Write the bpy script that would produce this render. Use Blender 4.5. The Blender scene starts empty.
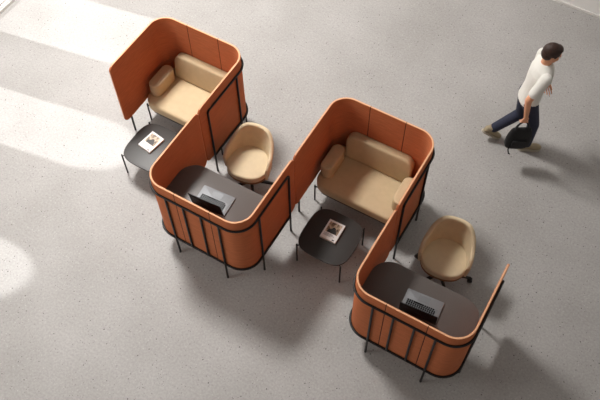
import bpy, bmesh, math, random
from mathutils import Vector, Matrix
random.seed(7)
SC = bpy.context.scene
COL = SC.collection
PI = math.pi

# ------------------------------------------------------------------ materials
def srgb(r, g, b):
    f = lambda c: (c/255/12.92) if c/255 <= .04045 else ((c/255+.055)/1.055)**2.4
    return (f(r), f(g), f(b), 1)

def mat(name, col, rough=.6, metal=0, spec=.5, var=0, scale=(20, 20, 20), bump=0, bscale=None, sheen=0, coat=0, detail=3):
    m = bpy.data.materials.new(name); m.use_nodes = True
    nt = m.node_tree; N = nt.nodes; L = nt.links
    b = N['Principled BSDF']
    b.inputs['Base Color'].default_value = col
    b.inputs['Roughness'].default_value = rough
    b.inputs['Metallic'].default_value = metal
    b.inputs['Specular IOR Level'].default_value = spec
    if sheen:
        b.inputs['Sheen Weight'].default_value = sheen
        b.inputs['Sheen Roughness'].default_value = .5
    if coat: b.inputs['Coat Weight'].default_value = coat
    if var or bump:
        tc = N.new('ShaderNodeTexCoord'); mp = N.new('ShaderNodeMapping')
        mp.inputs['Scale'].default_value = scale
        L.new(tc.outputs['Object'], mp.inputs['Vector'])
        nz = N.new('ShaderNodeTexNoise'); nz.inputs['Scale'].default_value = 1
        nz.inputs['Detail'].default_value = detail
        L.new(mp.outputs['Vector'], nz.inputs['Vector'])
        if var:
            rp = N.new('ShaderNodeValToRGB')
            lo = [max(0, c*(1-var)) for c in col[:3]]+[1]; hi = [min(1, c*(1+var)) for c in col[:3]]+[1]
            rp.color_ramp.elements[0].color = lo; rp.color_ramp.elements[0].position = .3
            rp.color_ramp.elements[1].color = hi; rp.color_ramp.elements[1].position = .7
            L.new(nz.outputs['Fac'], rp.inputs['Fac']); L.new(rp.outputs['Color'], b.inputs['Base Color'])
        if bump:
            src = nz
            if bscale:
                mp2 = N.new('ShaderNodeMapping'); mp2.inputs['Scale'].default_value = bscale
                L.new(tc.outputs['Object'], mp2.inputs['Vector'])
                src = N.new('ShaderNodeTexNoise'); src.inputs['Scale'].default_value = 1
                L.new(mp2.outputs['Vector'], src.inputs['Vector'])
            bp = N.new('ShaderNodeBump'); bp.inputs['Strength'].default_value = bump; bp.inputs['Distance'].default_value = .002
            L.new(src.outputs['Fac'], bp.inputs['Height']); L.new(bp.outputs['Normal'], b.inputs['Normal'])
    return m

M = {}
M['felt'] = mat('orange_felt', srgb(192, 112, 73), .85, var=.13, scale=(9, 9, 160), spec=.2, bump=.12, bscale=(400, 400, 400))
M['edge'] = mat('tan_lit_edge', srgb(226, 172, 132), .7, spec=.3, var=.05, scale=(60, 60, 60))  # felt edge as it looks under top light, lightness put into the colour
M['joint'] = mat('dark_joint', srgb(70, 34, 20), .9)
M['metal'] = mat('black_powder_coat', srgb(26, 23, 22), .45, spec=.4, var=.08, scale=(90, 90, 90))
M['desk'] = mat('charcoal_laminate', srgb(92, 86, 83), .42, spec=.42, var=.05, scale=(150, 150, 150))
M['table'] = mat('dark_table_laminate', srgb(50, 47, 45), .42, spec=.36, var=.05, scale=(150, 150, 150))
M['chair_leather'] = mat('pale_beige_upholstery', srgb(212, 193, 160), .65, spec=.3, var=.04, scale=(14, 14, 14), bump=.15, bscale=(260, 260, 260))
M['leather'] = mat('beige_leather', srgb(196, 175, 140), .6, spec=.3, var=.04, scale=(14, 14, 14), bump=.15, bscale=(260, 260, 260))
M['seam'] = mat('tan_piping', srgb(128, 92, 58), .6)
M['silver'] = mat('brushed_aluminium', srgb(128, 130, 133), .5, metal=.25, var=.05, scale=(4, 300, 4))
M['key'] = mat('black_plastic_keys', srgb(22, 22, 24), .5)
M['screen'] = mat('black_glass_screen', srgb(7, 7, 8), .25, spec=.3)
M['grey_mark'] = mat('grey_print', srgb(120, 120, 122), .5)
M['paper'] = mat('white_paper', srgb(226, 224, 222), .55, var=.02, scale=(30, 30, 30))
M['pages'] = mat('page_block', srgb(214, 196, 176), .8, var=.10, scale=(3, 3, 700))
M['print_dark'] = mat('black_print', srgb(24, 20, 18), .5)
M['print_line'] = mat('grey_text_print', srgb(120, 122, 132), .5)
M['skin'] = mat('skin', srgb(220, 158, 122), .55, var=.05, scale=(12, 12, 12))
M['hair'] = mat('dark_brown_hair', srgb(52, 32, 24), .6, var=.25, scale=(160, 40, 160), bump=.8)
M['shirt'] = mat('white_cotton', srgb(226, 224, 217), .85, var=.02, scale=(9, 9, 9), bump=.2, bscale=(16, 16, 16))
M['denim'] = mat('navy_denim', srgb(38, 42, 62), .8, var=.15, scale=(30, 30, 90), bump=.2, bscale=(22, 22, 22))
M['bag'] = mat('black_canvas', srgb(27, 28, 30), .8, var=.12, scale=(26, 26, 26), bump=.35, bscale=(18, 18, 18))
M['shoe'] = mat('khaki_suede', srgb(158, 144, 118), .8, var=.06, scale=(30, 30, 30))
M['sole'] = mat('pale_rubber_sole', srgb(190, 182, 166), .7)
M['eye'] = mat('dark_eye', srgb(30, 22, 18), .2)
M['eye_white'] = mat('eye_white', srgb(225, 220, 214), .3)
M['wall'] = mat('white_plaster', srgb(236, 234, 231), .8, var=.015, scale=(3, 3, 3))
M['trim'] = mat('white_painted_trim', srgb(224, 221, 216), .5, var=.01, scale=(9, 9, 9))
M['terrace'] = mat('pale_terrace', srgb(225, 222, 215), .9, var=.04, scale=(6, 6, 6))

def picture_mat(seed):
    m = bpy.data.materials.new('magazine_picture'); m.use_nodes = True
    N = m.node_tree.nodes; L = m.node_tree.links; b = N['Principled BSDF']
    tc = N.new('ShaderNodeTexCoord'); mp = N.new('ShaderNodeMapping'); mp.inputs['Scale'].default_value = (34, 26, 20)
    mp.inputs['Location'].default_value = (seed, seed*2, 0)
    nz = N.new('ShaderNodeTexNoise'); nz.inputs['Scale'].default_value = 1; nz.inputs['Detail'].default_value = 4
    rp = N.new('ShaderNodeValToRGB'); e = rp.color_ramp.elements
    e[0].position = .36; e[0].color = srgb(70, 52, 38); e[1].position = .62; e[1].color = srgb(206, 186, 160)
    k = e.new(.47); k.color = srgb(150, 126, 98)
    L.new(tc.outputs['Object'], mp.inputs['Vector']); L.new(mp.outputs['Vector'], nz.inputs['Vector'])
    L.new(nz.outputs['Fac'], rp.inputs['Fac']); L.new(rp.outputs['Color'], b.inputs['Base Color'])
    b.inputs['Roughness'].default_value = .4
    return m
M['picture'] = picture_mat(3.0)

def floor_mat():
    m = bpy.data.materials.new('speckled_polished_concrete'); m.use_nodes = True
    N = m.node_tree.nodes; L = m.node_tree.links; b = N['Principled BSDF']
    tc = N.new('ShaderNodeTexCoord')
    n1 = N.new('ShaderNodeTexNoise'); n1.inputs['Scale'].default_value = 1.1; n1.inputs['Detail'].default_value = 5
    r1 = N.new('ShaderNodeValToRGB'); e = r1.color_ramp.elements
    e[0].position = .3; e[0].color = srgb(160, 157, 154); e[1].position = .7; e[1].color = srgb(174, 171, 169)
    n2 = N.new('ShaderNodeTexNoise'); n2.inputs['Scale'].default_value = 45; n2.inputs['Detail'].default_value = 4
    r2 = N.new('ShaderNodeValToRGB'); e = r2.color_ramp.elements
    e[0].position = .3; e[0].color = (.86, .86, .86, 1); e[1].position = .65; e[1].color = (1.06, 1.06, 1.06, 1)
    mx = N.new('ShaderNodeMix'); mx.data_type = 'RGBA'; mx.blend_type = 'MULTIPLY'; mx.inputs[0].default_value = 1
    for a in (n1, n2): L.new(tc.outputs['Object'], a.inputs['Vector'])
    L.new(n1.outputs['Fac'], r1.inputs['Fac']); L.new(n2.outputs['Fac'], r2.inputs['Fac'])
    L.new(r1.outputs['Color'], mx.inputs[6]); L.new(r2.outputs['Color'], mx.inputs[7])
    last = mx.outputs[2]
    # dark pits and pale chips: voronoi cells, only some of them, each of its own size
    for sc, keep, size, colr, off in ((17, .82, .105, srgb(70, 67, 65), 0.0), (42, .84, .17, srgb(104, 100, 98), 3.3), (30, .72, .20, srgb(182, 180, 177), 7.1)):
        mp = N.new('ShaderNodeMapping'); mp.inputs['Location'].default_value = (off, off*.7, 0)
        wz = N.new('ShaderNodeTexNoise'); wz.inputs['Scale'].default_value = sc*2.5
        ad = N.new('ShaderNodeVectorMath'); ad.operation = 'MULTIPLY_ADD'
        ad.inputs[1].default_value = (.012,)*3
        L.new(tc.outputs['Object'], mp.inputs['Vector']); L.new(tc.outputs['Object'], wz.inputs['Vector'])
        L.new(wz.outputs['Color'], ad.inputs[0]); L.new(mp.outputs['Vector'], ad.inputs[2])
        v = N.new('ShaderNodeTexVoronoi'); v.voronoi_dimensions = '2D'; v.inputs['Scale'].default_value = sc
        L.new(ad.outputs[0], v.inputs['Vector'])
        sp = N.new('ShaderNodeSeparateColor'); L.new(v.outputs['Color'], sp.inputs['Color'])
        g = N.new('ShaderNodeMath'); g.operation = 'GREATER_THAN'; g.inputs[1].default_value = keep
        L.new(sp.outputs['Red'], g.inputs[0])
        s = N.new('ShaderNodeMath'); s.operation = 'MULTIPLY'; s.inputs[1].default_value = size
        L.new(sp.outputs['Green'], s.inputs[0])
        lt = N.new('ShaderNodeMath'); lt.operation = 'LESS_THAN'
        L.new(v.outputs['Distance'], lt.inputs[0]); L.new(s.outputs[0], lt.inputs[1])
        a = N.new('ShaderNodeMath'); a.operation = 'MULTIPLY'
        L.new(g.outputs[0], a.inputs[0]); L.new(lt.outputs[0], a.inputs[1])
        k = N.new('ShaderNodeMix'); k.data_type = 'RGBA'
        L.new(a.outputs[0], k.inputs[0]); L.new(last, k.inputs[6]); k.inputs[7].default_value = colr
        last = k.outputs[2]
    L.new(last, b.inputs['Base Color'])
    b.inputs['Roughness'].default_value = .55; b.inputs['Specular IOR Level'].default_value = .35
    return m
M['floor'] = floor_mat()

def glass_mat():
    m = bpy.data.materials.new('clear_window_glass'); m.use_nodes = True
    N = m.node_tree.nodes; L = m.node_tree.links
    for n in list(N):
        if n.type == 'BSDF_PRINCIPLED': N.remove(n)
    t = N.new('ShaderNodeBsdfTransparent'); t.inputs['Color'].default_value = (.96, .97, .97, 1)
    g = N.new('ShaderNodeBsdfGlossy'); g.inputs['Roughness'].default_value = .02
    mx = N.new('ShaderNodeMixShader'); mx.inputs[0].default_value = .05
    L.new(t.outputs[0], mx.inputs[1]); L.new(g.outputs[0], mx.inputs[2])
    L.new(mx.outputs[0], N['Material Output'].inputs['Surface'])
    return m
M['glass'] = glass_mat()

# ------------------------------------------------------------------ object helpers
def obj(name, bm, m, parent=None, smooth=40, loc=None):
    bmesh.ops.remove_doubles(bm, verts=bm.verts, dist=1e-6)
    bmesh.ops.recalc_face_normals(bm, faces=bm.faces)
    if smooth:
        lim = math.radians(smooth)
        for f in bm.faces: f.smooth = True
        for e in bm.edges:
            if len(e.link_faces) == 2:
                e.smooth = e.calc_face_angle(0) < lim
    me = bpy.data.meshes.new(name); bm.to_mesh(me); bm.free()
    me.materials.append(m)
    o = bpy.data.objects.new(name, me); COL.objects.link(o)
    if parent: o.parent = parent
    if loc: o.location = loc
    return o

def thing(name, label, cat, loc=(0, 0, 0), rz=0, group=None):
    o = bpy.data.objects.new(name, None); COL.objects.link(o)
    o.location = loc; o.rotation_euler = (0, 0, rz); o.empty_display_size = .1
    o['label'] = label; o['category'] = cat
    if group: o['group'] = group
    return o

def kids(o): return [c for c in bpy.data.objects if c.parent == o]

def dup(root, loc, rz, label):
    r = root.copy(); COL.objects.link(r); r.location = loc; r.rotation_euler = (0, 0, rz); r['label'] = label
    for ch in kids(root):
        c = ch.copy(); COL.objects.link(c); c.parent = r
        for g in kids(ch):
            d = g.copy(); COL.objects.link(d); d.parent = c
    return r

def struct(name, bm, m, parent=None, smooth=0):
    o = obj(name, bm, m, parent, smooth)
    if not parent: o['kind'] = 'structure'
    return o

def box(bm, x0, x1, y0, y1, z0, z1):
    v = [bm.verts.new(p) for p in ((x0, y0, z0), (x1, y0, z0), (x1, y1, z0), (x0, y1, z0), (x0, y0, z1), (x1, y0, z1), (x1, y1, z1), (x0, y1, z1))]
    for f in ((0, 3, 2, 1), (4, 5, 6, 7), (0, 1, 5, 4), (1, 2, 6, 5), (2, 3, 7, 6), (3, 0, 4, 7)):
        bm.faces.new([v[i] for i in f])

def loft(bm, rings, cap=True, closed=True):
    vs = [[bm.verts.new(p) for p in r] for r in rings]
    n = len(vs[0])
    for a, b in zip(vs, vs[1:]):
        for i in range(n if closed else n-1):
            j = (i+1) % n
            bm.faces.new((a[i], a[j], b[j], b[i]))
    if cap:
        bm.faces.new(list(reversed(vs[0]))); bm.faces.new(vs[-1])
    return vs

def tube(bm, pts, r, seg=10):
    pts = [Vector(p) for p in pts]
    rings = []; up = None
    for i, p in enumerate(pts):
        a = pts[max(0, i-1)]; b = pts[min(len(pts)-1, i+1)]
        t = (b-a).normalized()
        if up is None:
            up = t.orthogonal().normalized()
        else:
            up = (up - t*up.dot(t)).normalized()
        s = t.cross(up)
        rr = r[i] if isinstance(r, (list, tuple)) else r
        rings.append([p + (up*math.cos(2*PI*k/seg) + s*math.sin(2*PI*k/seg))*rr for k in range(seg)])
    loft(bm, rings)

def fillet(pts, R, step=.04, n=12):
    """open polyline in plan -> sampled path with its corners rounded (R: one radius or one per inner corner)"""
    P = [Vector(p) for p in pts]; out = [P[0].copy()]
    for i in range(1, len(P)-1):
        r = R[i-1] if isinstance(R, (list, tuple)) else R
        d0 = (P[i]-P[i-1]).normalized(); d1 = (P[i+1]-P[i]).normalized()
        ang = d0.angle(d1)
        if ang < 1e-4: out.append(P[i].copy()); continue
        tl = r*math.tan(ang/2)
        a = P[i]-d0*tl; b = P[i]+d1*tl
        nrm = (d1-d0).normalized(); c = P[i] + nrm*(r/math.cos(ang/2))
        va = a-c; vb = b-c
        for k in range(n+1):
            f = k/n
            w = (va*math.sin((1-f)*ang)+vb*math.sin(f*ang))/math.sin(ang)
            out.append(c+w)
    out.append(P[-1].copy())
    res = [out[0]]
    for a, b in zip(out, out[1:]):
        L = (b-a).length; k = max(1, int(L/step))
        for j in range(1, k+1): res.append(a.lerp(b, j/k))
    return res

class Path:
    def __init__(s, pts):
        s.p = pts; s.s = [0]
        for a, b in zip(pts, pts[1:]): s.s.append(s.s[-1]+(b-a).length)
        s.L = s.s[-1]
    def at(s, d):
        d = min(max(d, 0), s.L)
        for i in range(len(s.s)-1):
            if d <= s.s[i+1]+1e-9:
                f = (d-s.s[i])/max(1e-9, s.s[i+1]-s.s[i]); return s.p[i].lerp(s.p[i+1], f)
        return s.p[-1].copy()
    def tan(s, d):
        e = .004
        return (s.at(d+e)-s.at(d-e)).normalized()
    def cut(s, a, b):
        return [s.at(a)]+[p for p, d in zip(s.p, s.s) if a+1e-4 < d < b-1e-4]+[s.at(b)]

def rounded_rect(w, d, radii, n=8, cx=0, cy=0):
    """outline counter-clockwise; radii for (-x-y, +x-y, +x+y, -x+y)"""
    out = []
    for (sx, sy, a0), r in zip(((-1, -1, PI), (1, -1, 1.5*PI), (1, 1, 0), (-1, 1, .5*PI)), radii):
        c = (cx+sx*(w/2-r), cy+sy*(d/2-r))
        for k in range(n+1):
            a = a0+k/n*PI/2
            out.append((c[0]+r*math.cos(a), c[1]+r*math.sin(a)))
    return out

def superellipse(rx, ry, e, n=64):
    return [(rx*math.copysign(abs(math.cos(a))**(2/e), math.cos(a)), ry*math.copysign(abs(math.sin(a))**(2/e), math.sin(a))) for a in (2*PI*(k+.5)/n for k in range(n))]

def inset(o, d):
    n = len(o); res = []
    for i in range(n):
        a = Vector(o[i-1]); b = Vector(o[i]); c = Vector(o[(i+1) % n])
        t = ((b-a).normalized()+(c-b).normalized())
        t = t.normalized() if t.length > 1e-9 else (c-a).normalized()
        res.append((b.x-t.y*d, b.y+t.x*d))
    return res

def prism(bm, outline, z0, z1, rb=.004, rt=.004, n=3, dome=0, xf=None, dome_n=5):
    """rounded-edge slab from a counter-clockwise outline, top optionally domed"""
    rings = []
    def ring(ins, z):
        o = inset(outline, ins) if ins else outline
        rings.append([(x, y, z) for x, y in o])
    for k in range(n+1):
        a = PI/2*k/n; ring(rb*(1-math.sin(a)), z0+rb*(1-math.cos(a)))
    for k in range(n+1):
        a = PI/2*k/n; ring(rt*(1-math.cos(a)), z1-rt+rt*math.sin(a))
    if dome:
        cx = sum(p[0] for p in outline)/len(outline); cy = sum(p[1] for p in outline)/len(outline)
        base = rings[-1]
        for k in range(1, dome_n+1):
            f = k/(dome_n+.6)
            h = dome*(1-(1-f)**2.2)
            rings.append([(cx+(x-cx)*(1-f), cy+(y-cy)*(1-f), z+h) for x, y, z in base])
    if xf: rings = [[xf(Vector(p)) for p in r] for r in rings]
    loft(bm, rings)

def sphere(bm, c, rx, ry=None, rz=None, rot=None, u=20, v=14):
    ry = ry or rx; rz = rz or rx
    r = bmesh.ops.create_uvsphere(bm, u_segments=u, v_segments=v, radius=1)
    m = Matrix.Translation(c) @ (rot.to_4x4() if rot else Matrix.Identity(4)) @ Matrix.Diagonal((rx, ry, rz, 1))
    bmesh.ops.transform(bm, matrix=m, verts=r['verts'])

def capsule(bm, a, b, ra, rb, seg=16):
    """tapered limb segment with round ends"""
    a = Vector(a); b = Vector(b); t = (b-a).normalized(); u = t.orthogonal().normalized(); s = t.cross(u)
    rings = []
    def ring(c, r): rings.append([c+(u*math.cos(2*PI*k/seg)+s*math.sin(2*PI*k/seg))*r for k in range(seg)])
    for k in range(1, 5):
        x = PI/2*k/4; ring(a-t*ra*math.cos(x), ra*math.sin(x))
    for k in range(1, 5):
        ring(a.lerp(b, k/5), ra+(rb-ra)*k/5)
    for k in range(0, 4):
        x = PI/2*k/4; ring(b+t*rb*math.sin(x), rb*math.cos(x))
    loft(bm, rings)

# ------------------------------------------------------------------ layout numbers (metres)
W, LS, LD, T = 1.125, .936, .915, .022        # bay width, sofa bay depth, desk bay depth, panel thickness
ZB, ZT, PITCH = .304, 1.229, 2*1.125
RC = .19                                       # plan radius of the curved corner panels
TR = .012                                     # frame tube radius
OFF = T/2+TR
SEAM = (.375, .775)

def panel(name, path, s0, s1, r0, r1, parent, mat_=None):
    """upholstered screen panel following the plan path from s0 to s1; r0/r1 round its free ends"""
    b = .006; h = T/2
    S = set()
    for k in range(9):
        S.add(s0+max(r0, b)*(1-math.cos(PI/2*k/8))); S.add(s1-max(r1, b)*(1-math.cos(PI/2*k/8)))
    for k in range(4):
        S.add(s0+b*(1-math.cos(PI/2*k/3))); S.add(s1-b*(1-math.cos(PI/2*k/3)))
    for d in path.s:
        if s0+.02 < d < s1-.02: S.add(d)
    S = sorted(S); S2 = [S[0]]
    for d in S[1:]:
        if d-S2[-1] > .0007: S2.append(d)
    rings = []
    for d in S2:
        p = path.at(d); t = path.tan(d); n = Vector((-t.y, t.x))
        dd = min(d-s0, s1-d); he = h-b+math.sqrt(max(0, b*b-max(0, b-dd)**2))
        cut = 0
        for r, e in ((r0, d-s0), (r1, s1-d)):
            if r and e < r: cut = max(cut, r-math.sqrt(max(0, r*r-(r-e)**2)))
        zl, zh = ZB+cut, ZT-cut
        prof = []
        for (sx, zc, sg, a0) in ((-1, zl, 1, PI), (1, zl, 1, 1.5*PI), (1, zh, -1, 0), (-1, zh, -1, PI/2)):
            for k in range(4):
                a = a0+k/3*PI/2
                prof.append((sx*max(he-b, .0005)+math.cos(a)*min(b, he), zc+sg*b+math.sin(a)*b))
        rings.append([(p.x+n.x*o, p.y+n.y*o, z) for o, z in prof])
    bm = bmesh.new(); loft(bm, rings)
    o = obj(name, bm, M['felt'], parent, 50)
    o.data.materials.append(M['edge'])                       # top light on the panel's rim painted as a paler band, not across the joints
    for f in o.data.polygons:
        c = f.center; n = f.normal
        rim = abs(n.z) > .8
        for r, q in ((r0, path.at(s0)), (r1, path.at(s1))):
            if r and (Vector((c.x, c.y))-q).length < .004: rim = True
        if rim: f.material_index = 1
    return o

def rail_path(pts, R, sgn):
    return Path(fillet(pts, R))

def booth(root, kind):
    """U-shaped screen, local x 0..W; sofa bay opens to -y (ends at y=0), desk bay opens to +y"""
    s = 1 if kind == 'sofa' else -1
    D = (LS if kind == 'sofa' else LD)
    yb = s*(D-T/2) if kind == 'sofa' else s*(D+T/2)
    g = .0025
    x0, x1 = T/2, W+T/2
    path = Path(fillet([(x0, s*g), (x0, yb), (x1, yb), (x1, s*g)], RC))
    # arc length at which the back run passes a given x
    def s_at(x, dq=1e-3):
        lo, hi = 0, path.L
        for _ in range(50):
            mid = (lo+hi)/2
            if path.at(mid).x < x: lo = mid
            else: hi = mid
        return lo
    sa, sb = s_at(SEAM[0]), s_at(SEAM[1])
    RE = .075
    panel('side_panel', path, 0, sa-.002, RE, 0, root)
    panel('back_panel' if kind == 'sofa' else 'front_panel', path, sa+.002, sb-.002, 0, 0, root)
    panel('side_panel', path, sb+.002, path.L, 0, RE, root)
    for q in (sa, sb):                                       # dark tape closing each joint
        p = path.at(q); bm = bmesh.new()
        box(bm, p.x-.004, p.x+.004, p.y-T/2+.0015, p.y+T/2-.0015, ZB+.002, ZT-.002)
        obj('joint_strip', bm, M['joint'], root, 0)
    # tubular frame on the outside
    o = OFF
    fp = [(x0-o, s*.129), (x0-o, yb+s*o), (x1+o, yb+s*o), (x1+o, s*.129)]
    plan = Path(fillet(fp, RC+o))
    zu, zl, br = 1.092, ZB+.006, .03
    bm = bmesh.new()
    run = [Vector((p.x, p.y, zu)) for p in plan.cut(br, plan.L-br)]
    a, b = plan.at(0), plan.at(plan.L)
    def bend(e, inner):
        c = Vector((inner.x, inner.y, zu-br)); d = Vector((e.x-inner.x, e.y-inner.y, 0)).normalized()
        return [c+d*br*math.cos(t)+Vector((0, 0, br*math.sin(t))) for t in [PI/2*k/6 for k in range(6)]]
    pts = [Vector((a.x, a.y, zu-br-.002))]+bend(a, run[0])+run+list(reversed(bend(b, run[-1])))+[Vector((b.x, b.y, zu-br-.002))]
    tube(bm, pts, TR); obj('upper_rail', bm, M['metal'], root, 60)
    bm = bmesh.new(); tube(bm, [Vector((p.x, p.y, zl)) for p in plan.cut(0, plan.L)], TR); obj('lower_rail', bm, M['metal'], root, 60)
    def upright(x, y, z0, z1, nm):
        bm = bmesh.new()
        if z0 == 0:
            tube(bm, [(x, y, 0), (x, y, .006), (x, y, .0061), (x, y, z1)], [.0125, .0125, .0118, .0118], 12)
        else: tube(bm, [(x, y, z0), (x, y, z1)], .0118, 12)
        obj(nm, bm, M['metal'], root, 60)
    for x in (x0-o, x1+o):
        upright(x, s*.129, 0, zu-br, 'leg'); upright(x, s*.675, 0, zu, 'leg')
    for k, x in enumerate((.263, .467, .67, .873)):
        upright(x, yb+s*o, 0 if k in (0, 3) else zl, zu, 'leg' if k in (0, 3) else 'post')

# ------------------------------------------------------------------ booths
S_LABEL = ['orange high screen booth around the upper left sofa, free end panel towards the sunlit floor',
           'orange high-backed screen booth wrapped round the centre sofa with both arm cushions showing']
D_LABEL = ['orange screen booth holding a desk, left one, joined to both sofa booths',
           'orange screen booth holding a desk at the bottom right, one side panel ending free']
for i in range(2):
    r = thing('sofa_booth', S_LABEL[i], 'privacy booth', (i*PITCH, 0, 0), 0, 'screen booths around the sofas')
    booth(r, 'sofa')
    r = thing('desk_booth', D_LABEL[i], 'privacy booth', (i*PITCH+W, 0, 0), 0, 'screen booths with desks')
    booth(r, 'desk')
    bm = bmesh.new()
    x0, x1, y0, y1 = T+.001, W-.001, -LD+.001, -.272
    prism(bm, rounded_rect(x1-x0, y1-y0, (RC-T/2, RC-T/2, .2, .2), 12, (x0+x1)/2, (y0+y1)/2), .705, .73, .002, .003, 2)
    obj('desktop', bm, M['desk'], r, 40)['label'] = 'charcoal desktop with rounded corners'

# ------------------------------------------------------------------ sofa
def make_sofa(label):
    r = thing('sofa', label, 'sofa', (0, 0, 0), 0, 'beige two-seat sofas')
    bm = bmesh.new(); prism(bm, rounded_rect(1.035, .615, (.15, .15, .04, .04), 10, .5725, .5975), .295, .418, .022, .03, 4, dome=.006)
    obj('seat', bm, M['leather'], r, 60)
    bm = bmesh.new(); prism(bm, rounded_rect(1.00, .56, (.13, .13, .03, .03), 8, .5725, .60), .235, .2949, .004, .004, 2)
    obj('base_frame', bm, M['metal'], r, 40)
    # back cushion: slab standing on its long edge, leaning back
    bm = bmesh.new()
    tilt = math.radians(17)
    def up(p):                                       # outline x,y -> x,z ; slab height -> towards the sitter
        x, zz, d = p
        y = .862-d; z = .421+.165+zz
        dz = z-.421
        return Vector((.5675+x, y+dz*math.tan(tilt)*.55, z))
    prism(bm, rounded_rect(.775, .325, (.03, .03, .10, .10), 9), 0, .095, .02, .022, 5, dome=.006, xf=up)
    obj('back_cushion', bm, M['leather'], r, 60)
    for x in (.143, .995):
        bm = bmesh.new(); prism(bm, rounded_rect(.146, .365, (.07, .07, .07, .07), 9, x, .588), .4215, .60, .014, .016, 4, dome=.002)
        obj('arm_cushion', bm, M['leather'], r, 60)
    for x, y in ((.064, .345), (1.08, .345), (.052, .86), (1.088, .86)):
        bm = bmesh.new()
        sx = 1 if x < .5 else -1
        tube(bm, [(x, y, 0), (x, y, .26), (x, y, .3)], .0095, 12)
        tube(bm, [(x, y, .272), (x+sx*.05, y+.02*(1 if y < .5 else -1), .272)], .008, 8)
        obj('leg', bm, M['metal'], r, 60)
    return r
sofa = make_sofa('beige leather two-seat sofa in the upper left booth, its right end hidden by the screen')
dup(sofa, (PITCH, 0, 0), 0, 'beige leather two-seat sofa in the centre booth, behind the dark coffee table')

# ------------------------------------------------------------------ coffee tables and magazines
def make_table(label):
    r = thing('coffee_table', label, 'table', (.535, -.152, 0), 0, 'low square coffee tables')
    bm = bmesh.new(); prism(bm, superellipse(.292, .292, 3.6, 72), .34, .358, .005, .003, 3)
    obj('table_top', bm, M['table'], r, 40)
    bm = bmesh.new()
    prism(bm, superellipse(.245, .245, 3.3, 48), .325, .3395, .002, .002, 2)
    obj('under_frame', bm, M['metal'], r, 40)
    for sx in (-1, 1):
        for sy in (-1, 1):
            bm = bmesh.new()
            x, y = sx*.257, sy*.257
            tube(bm, [(x, y, 0), (x, y, .355), (x, y, .362)], [.009, .009, .0075], 12)
            tube(bm, [(x, y, .333), (x-sx*.06, y-sy*.06, .333)], .006, 8)
            obj('leg', bm, M['metal'], r, 60)
    return r
tab = make_table('low dark square coffee table at far left, partly hidden by the left desk booth')
dup(tab, (.535+PITCH, -.152, 0), 0, 'low near-black rounded coffee table between the centre sofa and the two desks')

def make_magazine(label, loc, rz):
    r = thing('magazine', label, 'magazine', loc, rz, 'magazines on the coffee tables')
    w, d, h = .178, .232, .026
    bm = bmesh.new(); prism(bm, rounded_rect(w-.004, d-.004, (.001,)*4, 1), .0015, h-.0015, .0003, .0003, 1); obj('pages', bm, M['pages'], r, 0)
    bm = bmesh.new(); box(bm, -w/2, w/2, -d/2, d/2, 0, .0012); box(bm, -w/2, w/2, -d/2, d/2, h-.0012, h); box(bm, -w/2-.001, -w/2+.0012, -d/2, d/2, 0, h)
    cv = obj('cover', bm, M['paper'], r, 0)
    bm = bmesh.new(); box(bm, -w/2+.018, w/2-.022, -.035, d/2-.022, h, h+.0005); obj('cover_picture', bm, M['picture'], cv, 0)
    bm = bmesh.new()                                  # dark shape low in the picture
    o = [(-.055, -.033), (.048, -.033), (.046, -.005), (.03, .012), (.022, .034), (.004, .044), (-.012, .036), (-.02, .014), (-.045, .004)]
    prism(bm, o, h+.0005, h+.0009, .0001, .0001, 1); obj('cover_motif', bm, M['print_dark'], cv, 0)
    bm = bmesh.new()
    for y, x0, x1 in ((-.05, -.07, .03), (-.062, -.07, .05), (-.074, -.07, .01)): box(bm, x0, x1, y-.0022, y+.0022, h, h+.0004)
    obj('text_lines', bm, M['print_line'], cv, 0)
    bm = bmesh.new(); box(bm, .042, .066, -.107, -.094, h, h+.0004); obj('cover_mark', bm, M['print_dark'], cv, 0)
    return r
mg = make_magazine('white magazine with a picture cover on the sunlit far left coffee table', (.472, -.115, .3586), math.radians(-9))
dup(mg, (2.778, -.098, .3586), math.radians(1), 'white magazine with a picture cover on the near-black centre coffee table')

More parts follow.
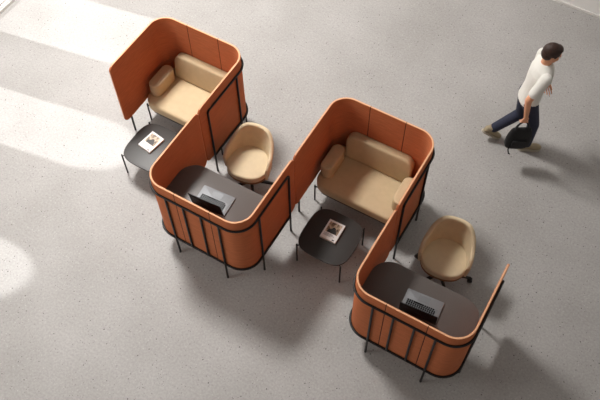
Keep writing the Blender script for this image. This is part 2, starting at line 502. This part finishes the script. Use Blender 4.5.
# ------------------------------------------------------------------ laptops
def make_laptop(label, loc, rz):
    r = thing('laptop', label, 'laptop', loc, rz, 'open laptops on the booth desks')
    w, d = .362, .235                                  # user sits at +y
    bm = bmesh.new(); prism(bm, rounded_rect(w, d, (.008, .008, .012, .012), 4), .002, .016, .003, .0015, 2)
    for x in (-.14, .14):
        for y in (-.09, .09): prism(bm, rounded_rect(.02, .02, (.009,)*4, 4, x, y), 0, .0025, .0005, .0005, 1)
    ba = obj('base', bm, M['silver'], r, 40)
    bm = bmesh.new(); prism(bm, rounded_rect(.302, .102, (.004,)*4, 3, 0, -.031), .016, .0164, .0001, .0001, 1); obj('keyboard_well', bm, M['trackpad'], ba, 0)
    bm = bmesh.new()
    for row in range(5):
        y = .016-row*.0192
        x = -.145
        widths = [.0185]*14 if row != 0 else [.0185]*3+[.105]+[.0185]*5
        for kw in widths:
            if x+kw > .147: break
            box(bm, x, x+kw-.0035, y-.0155, y, .0164, .0182); x += kw+.0018
    obj('keys', bm, M['grey_key'], ba, 0)
    bm = bmesh.new(); prism(bm, rounded_rect(.11, .066, (.004,)*4, 3, 0, .068), .016, .0163, .0001, .0001, 1); obj('trackpad', bm, M['trackpad'], ba, 0)
    a = math.radians(9)
    def lid(p):                                        # p: x, along lid, thickness
        return Vector((p.x, -.118-p.y*math.sin(a)+p.z*math.cos(a)*-1, .0165+p.y*math.cos(a)-p.z*math.sin(a)))
    bm = bmesh.new(); prism(bm, rounded_rect(w, .24, (.006, .006, .01, .01), 4, 0, .122), 0, .006, .002, .001, 2, xf=lid)
    ld = obj('lid', bm, M['lid'], r, 40)
    def face(p): return lid(Vector((p.x, p.y, -p.z)))
    bm = bmesh.new(); prism(bm, rounded_rect(w-.008, .232, (.005,)*4, 3, 0, .122), 0, .0006, .0001, .0001, 1, xf=face); obj('screen', bm, M['screen'], ld, 0)
    bm = bmesh.new()
    for k in range(6): prism(bm, rounded_rect(.0062, .010, (.0008,)*4, 1, -.0225+k*.009, .118), .0062, .0066, .0001, .0001, 1, xf=lid)
    obj('logo', bm, M['grey_mark'], ld, 0)
    bm = bmesh.new(); tube(bm, [(-.12, -.1165, .0155), (.12, -.1165, .0155)], .005, 10); obj('hinge', bm, M['key'], r, 60)
    return r
M['grey_key'] = mat('black_keycaps', srgb(14, 14, 15), .7, spec=.15)
M['trackpad'] = mat('grey_trackpad', srgb(118, 120, 123), .5, metal=.2)
M['lid'] = mat('black_graphite_lid', srgb(20, 20, 22), .4, spec=.3)
lp = make_laptop('open silver laptop with black screen on the left booth desk', (1.662, -.568, .7304), math.radians(4))
dup(lp, (3.975, -.563, .7304), math.radians(5), 'open silver laptop with black screen on the bottom right booth desk')

# ------------------------------------------------------------------ office chairs
def make_chair(label, loc, rz):
    r = thing('office_chair', label, 'chair', loc, rz, 'beige tub chairs at the desks')
    # tub shell: angle measured from the back (+y), opening towards -y
    def sm(a, b, x):
        t = min(1, max(0, (x-a)/(b-a))); return t*t*(3-2*t)
    A = math.radians(89); n = 48; th = .044
    rings = []
    for i in range(n+1):
        q = -A+2*A*i/n; aq = abs(q)
        top = .775-.165*sm(math.radians(22), math.radians(80), aq)
        e = 1-sm(A-math.radians(14), A, aq)**2             # thins and drops at the arm tips
        top -= .07*(1-e)
        thq = th*(.8+.2*e)
        def plan(z, off):
            g = min(1, max(0, (z-.36)/.32))**.8
            rx, ry = .250+.031*g-off, .295+.105*g-off
            k = 2.4
            c, s_ = math.cos(q), math.sin(q)
            return rx*math.copysign(abs(s_)**(2/k), s_), -.105+ry*math.copysign(abs(c)**(2/k), c)
        prof = []
        z0 = .36
        zs = [z0+(top-.019-z0)*k/8 for k in range(9)]
        for z in zs: prof.append((*plan(z, 0), z))
        for k in range(1, 6):
            a = PI*k/6
            prof.append((*plan(top-.019, thq/2*(1-math.cos(a))), top-.019+.019*math.sin(a)))
        for z in reversed(zs): prof.append((*plan(z, thq), z))
        rings.append(prof)
    bm = bmesh.new(); loft(bm, rings); obj('tub_shell', bm, M['chair_leather'], r, 60)
    bm = bmesh.new(); prism(bm, [(x, y-.004) for x, y in superellipse(.240, .226, 2.4, 56)], .385, .470, .02, .022, 4, dome=.008); obj('seat_cushion', bm, M['chair_leather'], r, 60)
    bm = bmesh.new(); prism(bm, [(x, y-.003) for x, y in superellipse(.242, .228, 2.4, 56)], .352, .3845, .022, .004, 3); obj('seat_pan', bm, M['seam'], r, 60)
    bm = bmesh.new(); tube(bm, [(0, 0, .11), (0, 0, .24), (0, 0, .2401), (0, 0, .352)], [.026, .026, .016, .016], 16)
    prism(bm, rounded_rect(.17, .17, (.02,)*4, 4), .335, .3515, .003, .001, 2); obj('pedestal', bm, M['metal'], r, 50)
    bm = bmesh.new(); tube(bm, [(0, 0, .07), (0, 0, .075), (0, 0, .115), (0, 0, .12)], [.03, .036, .034, .028], 20); obj('hub', bm, M['metal'], r, 50)
    for k in range(5):
        a = math.radians(20+72*k)-rz
        c, s = math.cos(a), math.sin(a)
        bm = bmesh.new()
        rings = []
        for d, w, z, h in ((.02, .020, .098, .034), (.12, .017, .092, .028), (.24, .014, .082, .022), (.315, .012, .076, .018)):
            rings.append([(c*d-s*o, s*d+c*o, zz) for o, zz in ((-w, z-h/2), (w, z-h/2), (w*.75, z+h/2), (-w*.75, z+h/2))])
        loft(bm, rings); lg = obj('base_leg', bm, M['metal'], r, 40)
        bm = bmesh.new()
        d = .302; cx, cy = c*d, s*d
        tube(bm, [(cx, cy, .045), (cx, cy, .074)], .008, 10)
        for o in (-.013, .013):
            w = Vector((-s, c, 0)); p = Vector((cx+c*.012, cy+s*.012, .0275))+w*o
            tube(bm, [p-w*.009, p-w*.0075, p+w*.0075, p+w*.009], [.022, .0275, .0275, .022], 18)
        box_c = Vector((cx+c*.006, cy+s*.006, .04))
        obj('caster', bm, M['metal'], lg, 50)
    return r
ch = make_chair('beige upholstered tub chair on black star base at the left booth desk', (1.593, .168, 0), math.radians(8))
dup(ch, (3.922, .178, 0), math.radians(8), 'beige upholstered tub chair at the bottom right booth desk, one caster showing')

# ------------------------------------------------------------------ person
HEAD = math.radians(30)
PX, PY = 3.92, 2.165
PSC = .955
person = thing('person', 'man in white t-shirt and navy jeans walking right, black bag in hand', 'person', (PX, PY, 0), HEAD)

def remeshed(name, bm, m, parent, voxel, smooth_it=6, fac=.5):
    me = bpy.data.meshes.new(name); bm.to_mesh(me); bm.free()
    o = bpy.data.objects.new(name, me); COL.objects.link(o)
    a = o.modifiers.new('r', 'REMESH'); a.mode = 'VOXEL'; a.voxel_size = voxel; a.use_smooth_shade = True
    if smooth_it:
        b = o.modifiers.new('s', 'SMOOTH'); b.iterations = smooth_it; b.factor = fac
    dg = bpy.context.evaluated_depsgraph_get()
    me2 = bpy.data.meshes.new_from_object(o.evaluated_get(dg))
    o.modifiers.clear(); o.data = me2; bpy.data.meshes.remove(me)
    me2.name = name; me2.materials.clear(); me2.materials.append(m)
    for p in me2.polygons: p.use_smooth = True
    o.parent = parent
    return o

def ell_loft(bm, rows, n=24):
    """rows of (x, y, z, half depth along x, half width along y)"""
    rings = []
    for x, y, z, rx, ry in rows:
        rings.append([(x+rx*math.cos(2*PI*k/n), y+ry*math.sin(2*PI*k/n), z) for k in range(n)])
    loft(bm, rings)

J = dict(rs=(.035, -.185, 1.41), re=(-.10, -.25, 1.14), rw=(-.075, -.285, .89),
         ls=(.055, .185, 1.41), le=(.06, .225, 1.14), lw=(.22, .24, .87),
         rh=(.0, -.088, .90), rk=(.13, -.088, .50), ra=(.14, -.085, .10),
         lh=(-.01, .088, .90), lk=(.02, .09, .49), la=(-.26, .088, .18))
V = {k: Vector(v) for k, v in J.items()}

def hand(bm, wrist, direction, palm_n, curl, side):
    """palm, four unequal bent fingers and a thumb leaving the side of the palm"""
    d = Vector(direction).normalized(); nrm = Vector(palm_n); nrm = (nrm-d*nrm.dot(d)).normalized(); s = d.cross(nrm)*side
    w = Vector(wrist)
    for k in range(4):
        off = s*(.031-.0207*k)
        base = w+d*.035+off*.6; kn = w+d*(.088, .094, .090, .082)[k]+off
        capsule(bm, base, kn, .0145, .0100, 10)
        L = (.042, .047, .043, .034)[k]
        p = kn; dirv = (d+s*(.10, .03, -.04, -.11)[k]).normalized()
        for j, f in enumerate((1, .75, .6)):
            ang = curl*(.55, .8, .7)[j]
            dirv = (dirv*math.cos(ang)+nrm*math.sin(ang)).normalized()
            qn = p+dirv*L*f
            capsule(bm, p, qn, .0086-.0007*j, .0080-.0007*j, 10); p = qn
    p = w+d*.03+s*.022; t = (d*.72+s*(.62-.25*(curl > .8))+nrm*(.2+.5*(curl > .8))).normalized()
    q = p+t*.042; capsule(bm, p, q, .0145, .011, 10)
    t2 = (d*.8+nrm*.5+s*.15).normalized(); capsule(bm, q, q+t2*.03, .0105, .0095, 10); capsule(bm, q+t2*.03, q+t2*.03+(t2+nrm*.4).normalized()*.024, .0095, .0085, 10)

# body: one surface (head, neck, trunk, arms, hands, legs)
bm = bmesh.new()
hc = Vector((.07, 0, 1.612)); hr = Matrix.Rotation(math.radians(12), 3, 'Y')
sphere(bm, hc+Vector((-.012, 0, .03)), .098, .077, .092, hr)                    # skull
sphere(bm, hc+hr@Vector((.030, 0, -.035)), .066, .060, .085, hr)                # face and jaw
sphere(bm, hc+hr@Vector((.062, 0, -.092)), .026, .030, .022, hr)                # chin
sphere(bm, hc+hr@Vector((.072, 0, .024)), .021, .052, .020, hr)
sphere(bm, hc+hr@Vector((.050, 0, .045)), .038, .058, .040, hr)                 # brow
capsule(bm, hc+hr@Vector((.088, 0, .008)), hc+hr@Vector((.108, 0, -.026)), .008, .0115, 10)   # nose
sphere(bm, hc+hr@Vector((.088, 0, -.060)), .014, .025, .008, hr)                # lips
sphere(bm, hc+hr@Vector((.086, 0, -.071)), .013, .022, .008, hr)
for sy in (-1, 1):
    sphere(bm, hc+hr@Vector((.000, sy*.077, -.012)), .017, .008, .027, Matrix.Rotation(math.radians(-8), 3, 'Y'))   # ears
    sphere(bm, hc+hr@Vector((.062, sy*.040, -.030)), .022, .018, .022, hr)      # cheeks
capsule(bm, (.04, 0, 1.42), (.055, 0, 1.57), .060, .055)
ell_loft(bm, [(0, 0, .84, .09, .145), (0, 0, .93, .105, .158), (.01, 0, 1.06, .095, .140), (.025, 0, 1.22, .110, .155), (.035, 0, 1.34, .112, .172), (.045, 0, 1.43, .085, .150), (.05, 0, 1.475, .055, .07)])
for s_ in 'rl':
    capsule(bm, V[s_+'s'], V[s_+'e'], .050, .040); capsule(bm, V[s_+'e'], V[s_+'w'], .040, .026)
    capsule(bm, V[s_+'h'], V[s_+'k'], .080, .052); capsule(bm, V[s_+'k'], V[s_+'a'], .052, .036)
hand(bm, V['rw'], (.06, .0, -1), (.0, 1, 0), 1.05, 1)
hand(bm, V['lw'], (.45, -.05, -.85), (-.2, -1, -.1), .45, -1)
remeshed('body', bm, M['skin'], person, .0034, 4)
for sy in (-1, 1):
    bm = bmesh.new(); sphere(bm, hc+hr@Vector((.0775, sy*.031, -.002)), .0105, .0125, .0085); ey = obj('eye', bm, M['eye_white'], person, 180)
    bm = bmesh.new(); sphere(bm, hc+hr@Vector((.0858, sy*.031, -.003)), .0035, .0058, .0058); obj('iris', bm, M['eye'], ey, 180)
person.scale = (PSC,)*3
# short dark hair
bm = bmesh.new()
sphere(bm, hc+hr@Vector((-.016, 0, .040)), .104, .083, .092, hr, 32, 22)
sphere(bm, hc+hr@Vector((-.045, 0, -.005)), .068, .076, .075, hr, 28, 18)
sphere(bm, hc+hr@Vector((.042, 0, .086)), .046, .060, .030, hr, 20, 12)
for sy in (-1, 1): sphere(bm, hc+hr@Vector((.018, sy*.060, .022)), .022, .021, .034, hr)
hr_o = remeshed('hair', bm, M['hair'], person, .005, 4)
# t-shirt
bm = bmesh.new()
ell_loft(bm, [(.0, 0, .872, .118, .176), (.0, 0, .90, .122, .178), (.008, 0, 1.0, .113, .164), (.015, 0, 1.10, .110, .158), (.025, 0, 1.22, .122, .168), (.035, 0, 1.34, .124, .184), (.043, 0, 1.42, .104, .172), (.05, 0, 1.462, .076, .11), (.055, 0, 1.482, .062, .075)])
for s_ in 'rl':
    e = V[s_+'s'].lerp(V[s_+'e'], .68)
    capsule(bm, V[s_+'s'], e, .064, .060)
ts = remeshed('t_shirt', bm, M['shirt'], person, .006, 8)
# jeans
bm = bmesh.new()
ell_loft(bm, [(0, 0, .80, .085, .14), (0, 0, .86, .112, .165), (0, 0, .935, .112, .166), (0, 0, .96, .108, .16)])
for s_ in 'rl':
    capsule(bm, V[s_+'h'], V[s_+'k'], .094, .070); e = V[s_+'k'].lerp(V[s_+'a'], .93)
    capsule(bm, V[s_+'k'], e, .070, .058)
remeshed('jeans', bm, M['denim'], person, .007, 8)
# shoes
def shoe(ankle, pitch, nm_parent):
    m = Matrix.Translation(ankle) @ Matrix.Rotation(pitch, 4, 'Y')
    f = lambda p: m @ Vector(p)
    bm = bmesh.new()
    rows = [(-.075, .018, .055), (-.07, .032, .085), (-.04, .037, .10), (0, .038, .095), (.04, .041, .072), (.09, .047, .058), (.14, .047, .05), (.175, .036, .042), (.192, .014, .034)]
    rings = []
    for x, w, h in rows:
        ring = []
        for k in range(14):
            a = 2*PI*k/14
            zz = math.sin(a); ring.append(f((x, w*math.copysign(abs(math.cos(a))**.8, math.cos(a)), -.075+h/2+zz*h/2)))
        rings.append(ring)
    loft(bm, rings); tube(bm, [f((-.02, 0, 0)), f((-.015, 0, .03))], [.046, .047], 16)
    o = obj('shoe', bm, M['shoe'], nm_parent, 70)
    bm = bmesh.new()
    ol = [(-.08, -.022), (-.04, -.038), (.02, -.038), (.09, -.048), (.15, -.046), (.185, -.03), (.2, 0), (.185, .03), (.15, .046), (.09, .048), (.02, .038), (-.04, .038), (-.08, .022), (-.088, 0)]
    prism(bm, ol, -.098, -.072, .004, .004, 2, xf=f)
    obj('sole', bm, M['sole'], o, 50)
shoe(V['ra'], math.radians(0), person)
shoe(V['la']+Vector((0.0, 0, 0)), math.radians(33), person)

# black bag carried in the right hand
hx = V['rw']+Vector((.012, .012, -.105))
world = Matrix.Translation((PX, PY, 0)) @ Matrix.Rotation(HEAD, 4, 'Z') @ Matrix.Scale(PSC, 4)
bl = world @ Vector((hx.x, hx.y, 0))
bag = thing('bag', 'black soft bag hanging from the walking man\'s right hand', 'bag', (bl.x, bl.y, hx.z*PSC-.44), HEAD)
bag.scale = (.9, .9, .9)
bm = bmesh.new()
rows = []
for z, rx, ry in ((0, .10, .030), (.012, .135, .05), (.06, .155, .065), (.15, .155, .066), (.25, .145, .055), (.33, .125, .036), (.37, .11, .018)):
    rows.append([(rx*math.copysign(abs(math.cos(a))**.7, math.cos(a))*(1+.03*math.sin(9*a+z*20)), ry*math.copysign(abs(math.sin(a))**.8, math.sin(a)), z) for a in (2*PI*k/40 for k in range(40))])
loft(bm, rows); 
bag_body = obj('bag_body', bm, M['bag'], bag, 70)
for sy in (-1, 1):
    bm = bmesh.new()
    tube(bm, [Vector((.075*math.cos(a), sy*.016*(1-math.sin(a)*.9), .34+.155*math.sin(a))) for a in [PI*k/14 for k in range(15)]], .008, 8)
    obj('handle', bm, M['bag'], bag, 70)
bm = bmesh.new(); prism(bm, [(-.09, -.0), (.09, 0), (.085, .13), (-.085, .13)], 0, .02, .006, .006, 2, xf=lambda p: Vector((p.x, -.058-p.z, .07+p.y))); obj('front_pocket', bm, M['bag'], bag, 50)
bm = bmesh.new()
tube(bm, [(-.10, -.05, .10), (-.11, -.075, .03), (-.09, -.08, -.04), (-.07, -.075, -.06)], .008, 8)
obj('loose_strap', bm, M['bag'], bag, 70)

# ------------------------------------------------------------------ room
XL, YB, HW = -2.70, 4.61, 9.7
bm = bmesh.new(); box(bm, XL-.3, 10, -9, YB+.3, -.12, 0); struct('floor', bm, M['floor'])
bm = bmesh.new(); box(bm, -9, XL-.3, -9, YB+.3, -.2, -.04); struct('terrace_ground', bm, M['terrace'])
WIN = [(-2.99, -2.17), (-1.12, -.30), (.45, 1.41)]
SILL, SPRING, TOP = .06, 1.86, 2.39
WT = .12
def arch(y0, y1, n=20, dz=0, ins=0):
    c = (y0+y1)/2; hw = (y1-y0)/2-ins
    return [(c-hw*math.cos(PI*k/n), SPRING+(TOP-SPRING-ins)*math.sin(PI*k/n)**.9) for k in range(n+1)]
bm = bmesh.new()
ys = [-9]+[y for w in WIN for y in w]+[YB+.12]
for k in range(0, len(ys), 2): box(bm, XL-WT, XL, ys[k], ys[k+1], 0, HW)
for y0, y1 in WIN:
    box(bm, XL-WT, XL, y0, y1, 0, SILL)
    a = arch(y0, y1)
    for (ya, za), (yb_, zb_) in zip(a, a[1:]):
        v = [bm.verts.new((x, y, z)) for x in (XL-WT, XL) for y, z in ((ya, za), (yb_, zb_), (yb_, HW), (ya, HW))]
        for f in ((0, 1, 2, 3), (4, 7, 6, 5), (0, 4, 5, 1), (3, 2, 6, 7)): bm.faces.new([v[i] for i in f])
bmesh.ops.remove_doubles(bm, verts=bm.verts, dist=1e-5)
struct('wall_left', bm, M['wall'])
bm = bmesh.new(); box(bm, XL, 10, YB, YB+.12, 0, HW); struct('wall_back', bm, M['wall'])
bm = bmesh.new(); box(bm, XL+.016, 10, YB-.012, YB-.0005, 0, .03); struct('baseboard_back', bm, M['trim'])
bm = bmesh.new(); box(bm, XL+.0005, XL+.015, -9, YB-.0005, 0, .045); struct('baseboard_left', bm, M['trim'])
for i, (y0, y1) in enumerate(WIN):
    bm = bmesh.new()
    o = [(y0, SILL)]+arch(y0, y1)+[(y1, SILL)]; q = [(y0+.03, SILL+.03)]+arch(y0, y1, 20, 0, .03)+[(y1-.03, SILL+.03)]
    n = len(o)
    for k in range(n):
        j = (k+1) % n
        v = [bm.verts.new((x, *p)) for x in (XL-.08, XL-.03) for p in (o[k], o[j], q[j], q[k])]
        for f in ((0, 1, 2, 3), (4, 7, 6, 5), (0, 4, 5, 1), (3, 2, 6, 7)): bm.faces.new([v[t] for t in f])
    w = struct('window_%d' % (i+1), bm, M['trim'])
    bm = bmesh.new()
    bm.faces.new([bm.verts.new((XL-.055, *p)) for p in q]); struct('pane', bm, M['glass'], w)

# ------------------------------------------------------------------ light
def light(name, kind, energy, color, loc, target=None, **kw):
    d = bpy.data.lights.new(name, kind); d.energy = energy; d.color = color
    for k, v in kw.items(): setattr(d, k, v)
    o = bpy.data.objects.new(name, d); COL.objects.link(o); o.location = loc
    if target is not None:
        o.rotation_euler = (Vector(target)-Vector(loc)).to_track_quat('-Z', 'Y').to_euler()
    return o
el, az = math.radians(38), math.atan2(.17, .985)
sd = Vector((math.cos(el)*math.cos(az), math.cos(el)*math.sin(az), -math.sin(el)))
light('sun', 'SUN', 4.2, (1, .995, .985), (-8, -1, 8), Vector((-8, -1, 8))+sd, angle=math.radians(1.6))
light('assumed_high_key', 'AREA', 690, (1, .975, .945), (-2.45, 1.7, 7.8), (-1.0, 1.2, 0), shape='RECTANGLE', size=1.7, size_y=1.6, spread=math.radians(124))  # assumed, unseen key lamp for the soft shadows; the wall has no high window
light('front_left_fill', 'AREA', 210, (1, .97, .94), (-2.5, -4.4, 4.2), (1.2, -.6, .4), shape='RECTANGLE', size=3, size_y=2.6)  # added fill with no window behind it, brightens front panels and left floor

wd = bpy.data.worlds.new('World'); SC.world = wd; wd.use_nodes = True
bg = wd.node_tree.nodes['Background']; bg.inputs['Color'].default_value = (1, .92, .845, 1); bg.inputs['Strength'].default_value = .23

# ------------------------------------------------------------------ camera
cd = bpy.data.cameras.new('Camera'); cam = bpy.data.objects.new('Camera', cd); COL.objects.link(cam); SC.camera = cam
cd.sensor_width = 36; cd.lens = 789.732/600*36; cd.clip_end = 100
p, y, r = (math.radians(v) for v in (58.4155, 31.2128, -1.0138))
fw = Vector((-math.sin(y)*math.cos(p), math.cos(y)*math.cos(p), -math.sin(p)))
rt = Vector((math.cos(y), math.sin(y), 0)); up = rt.cross(fw)
r2 = rt*math.cos(r)+up*math.sin(r); u2 = up*math.cos(r)-rt*math.sin(r)
cam.matrix_world = Matrix((( r2.x, u2.x, -fw.x, 4.5718), (r2.y, u2.y, -fw.y, -3.7008), (r2.z, u2.z, -fw.z, 7.5305), (0, 0, 0, 1)))

vs = SC.view_settings
SC.display_settings.display_device = 'sRGB'
vs.view_transform = 'Standard'; vs.look = 'None'; vs.exposure = -.08; vs.gamma = 1; vs.use_curve_mapping = False
